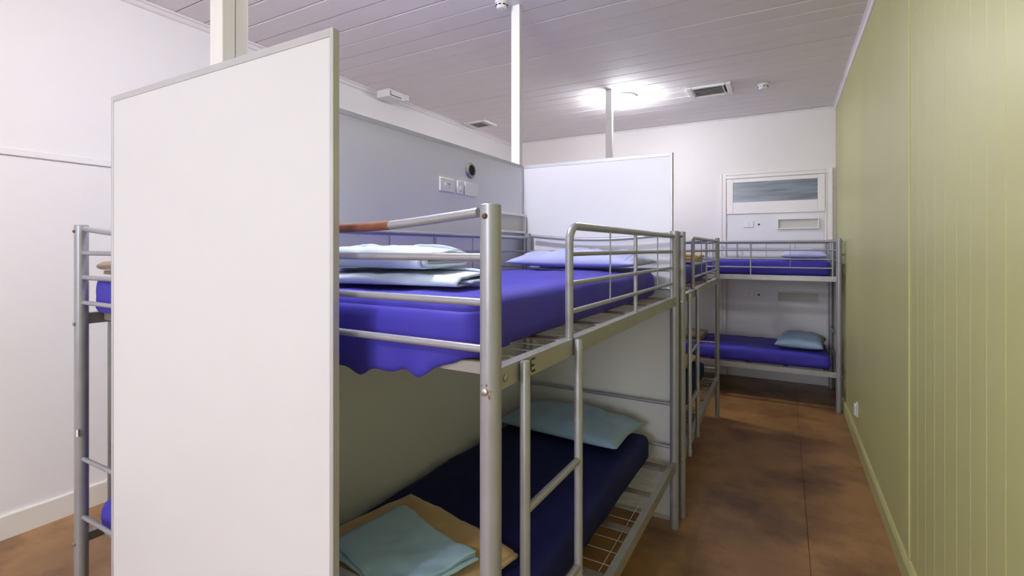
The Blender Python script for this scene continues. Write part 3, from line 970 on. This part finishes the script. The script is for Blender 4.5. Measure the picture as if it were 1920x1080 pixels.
def rolled_fold(name, label, cat, x, y, z, rot, w, d, turns, th, r0, m, seed, wob=0.008, sep=1.12, group=None, flat=1.0):
    """cloth folded over and over: smooth rounded faces along +-y, spiral layers at the +-x ends"""
    t = thing(name, label, cat, (x, y, z), rot, group)
    rmax = r0 + turns * th * sep
    sl = d / 2 - rmax
    path = []
    n = int(turns * 44)
    for i in range(n + 1):
        ph = (i / 44.0 + 0.55 - turns) * 1.0
        rho = r0 + (i / n) * turns * th * sep
        q = ph % 1.0
        if q < 0.36:                       # bottom run, -y -> +y
            f = q / 0.36
            py, pz = -sl + 2 * sl * f, -rho
        elif q < 0.5:
            f = (q - 0.36) / 0.14
            py, pz = sl + rho * math.sin(math.pi * f), -rho * math.cos(math.pi * f)
        elif q < 0.86:
            f = (q - 0.5) / 0.36
            py, pz = sl - 2 * sl * f, rho
        else:
            f = (q - 0.86) / 0.14
            py, pz = -sl - rho * math.sin(math.pi * f), rho * math.cos(math.pi * f)
        path.append((py, (pz + rmax) * flat))
    NX = 44
    bm = B()
    tops, bots = [], []
    H = 2 * rmax * flat
    for i in range(NX + 1):
        u = -1 + 2 * i / NX
        ct, cb = [], []
        for k, (py, pz) in enumerate(path):
            p0 = path[max(0, k - 1)]
            p1 = path[min(len(path) - 1, k + 1)]
            tg = Vector((p1[0] - p0[0], p1[1] - p0[1]))
            tg = tg.normalized() if tg.length > 1e-9 else Vector((1, 0))
            nr = Vector((-tg.y, tg.x))
            turn = k / 44.0
            ex = 1 + 0.05 * fbm((turn * 1.3, 0.2, 0), 1.0, seed + 3, 2) + 0.05 * math.sin(turn * 2.9 + seed) - 0.02 * turn
            px = u * w / 2 * ex
            hh = pz / H
            wv = wob * (fbm((px * 5, py * 7, 0.2), 1.0, seed, 3) + 0.6 * fbm((px * 13 + py * 6, py * 5, 0.7), 1.0, seed + 4, 2)) * hh
            yy = 0.012 * fbm((px * 4, hh, 0), 1.0, seed + 7, 2) + 0.020 * u * (hh - 0.5)
            for lst, sg in ((ct, 0.5), (cb, -0.5)):
                q = Vector((py, pz)) + nr * th * sg * 0.94
                zz = q.y * (1 - 0.16 * abs(u) ** 5) + wv
                lst.append(bm.verts.new((px, q.x + yy, max(0.0, zz))))
        tops.append(ct)
        bots.append(cb)
    n = len(path)
    for i in range(NX):
        for k in range(n - 1):
            bm.faces.new((tops[i][k], tops[i + 1][k], tops[i + 1][k + 1], tops[i][k + 1]))
            bm.faces.new((bots[i][k], bots[i][k + 1], bots[i + 1][k + 1], bots[i + 1][k]))
        bm.faces.new((tops[i][0], bots[i][0], bots[i + 1][0], tops[i + 1][0]))
        bm.faces.new((tops[i][n - 1], tops[i + 1][n - 1], bots[i + 1][n - 1], bots[i][n - 1]))
    for i in (0, NX):
        for k in range(n - 1):
            bm.faces.new((tops[i][k], tops[i][k + 1], bots[i][k + 1], bots[i][k]))
    obj('folded_layers', bm, m, t, True)
    return t

# folded sheets at the foot of the nearest upper bunk
rolled_fold('folded_sheet', 'flat pale blue folded sheet under a thicker one on the nearest upper bunk', 'bed sheet', -1.115, 1.235, MT_U + 0.004, math.radians(9), 0.60, 0.26, 1.5, 0.0085, 0.005, 'sheet', 21, 0.008, 1.12, 'folded pale blue sheets')
rolled_fold('folded_sheet', 'thick ice-blue folded sheet on top of the pile on the nearest upper bunk', 'bed sheet', -1.185, 1.240, MT_U + 0.054, math.radians(5), 0.52, 0.28, 3.0, 0.0100, 0.004, 'sheet', 22, 0.012, 1.1, 'folded pale blue sheets', 0.92)
# lower bunk: blanket and sheet
folded_cloth('folded_blanket', 'tan wool blanket folded at the foot of the nearest lower bunk', 'blanket', -1.115, 1.26, MT_L + 0.006, math.radians(-13), 0.56, 0.50, 3, 0.017, 'tan', 23, 0.010, 1.1, group='folded wool blankets')
folded_cloth('folded_sheet', 'pale teal folded sheet lying on the tan blanket', 'bed sheet', -1.075, 1.20, MT_L + 0.075, math.radians(-13), 0.40, 0.30, 4, 0.006, 'sheet_teal', 24, 0.016, 1.2, group='folded pale blue sheets')
folded_cloth('folded_blanket', 'tan blanket folded on the upper level of the middle bunk', 'blanket', -0.83, 4.36, MT_U + 0.006, math.radians(90), 0.42, 0.42, 3, 0.022, 'tan', 25, 0.006, 1.15, group='folded wool blankets')
folded_cloth('folded_blanket', 'tan blanket folded on the lower level of the middle bunk', 'blanket', -0.95, 4.60, MT_L + 0.006, math.radians(90), 0.42, 0.42, 3, 0.022, 'tan', 26, 0.006, 1.15, group='folded wool blankets')
folded_cloth('folded_blanket', 'brown blanket folded at the foot of the farthest lower bunk', 'blanket', -1.02, 6.12, MT_L + 0.012, 0.0, 0.40, 0.50, 3, 0.020, 'brown', 27, 0.006, 1.15, group='folded wool blankets')
folded_cloth('folded_blanket', 'brown blanket on the upper bunk behind the near partition', 'blanket', -2.325, 1.16, MT_U + 0.006, 0.0, 0.44, 0.36, 3, 0.020, 'brown', 28, 0.006, 1.15, group='folded wool blankets')
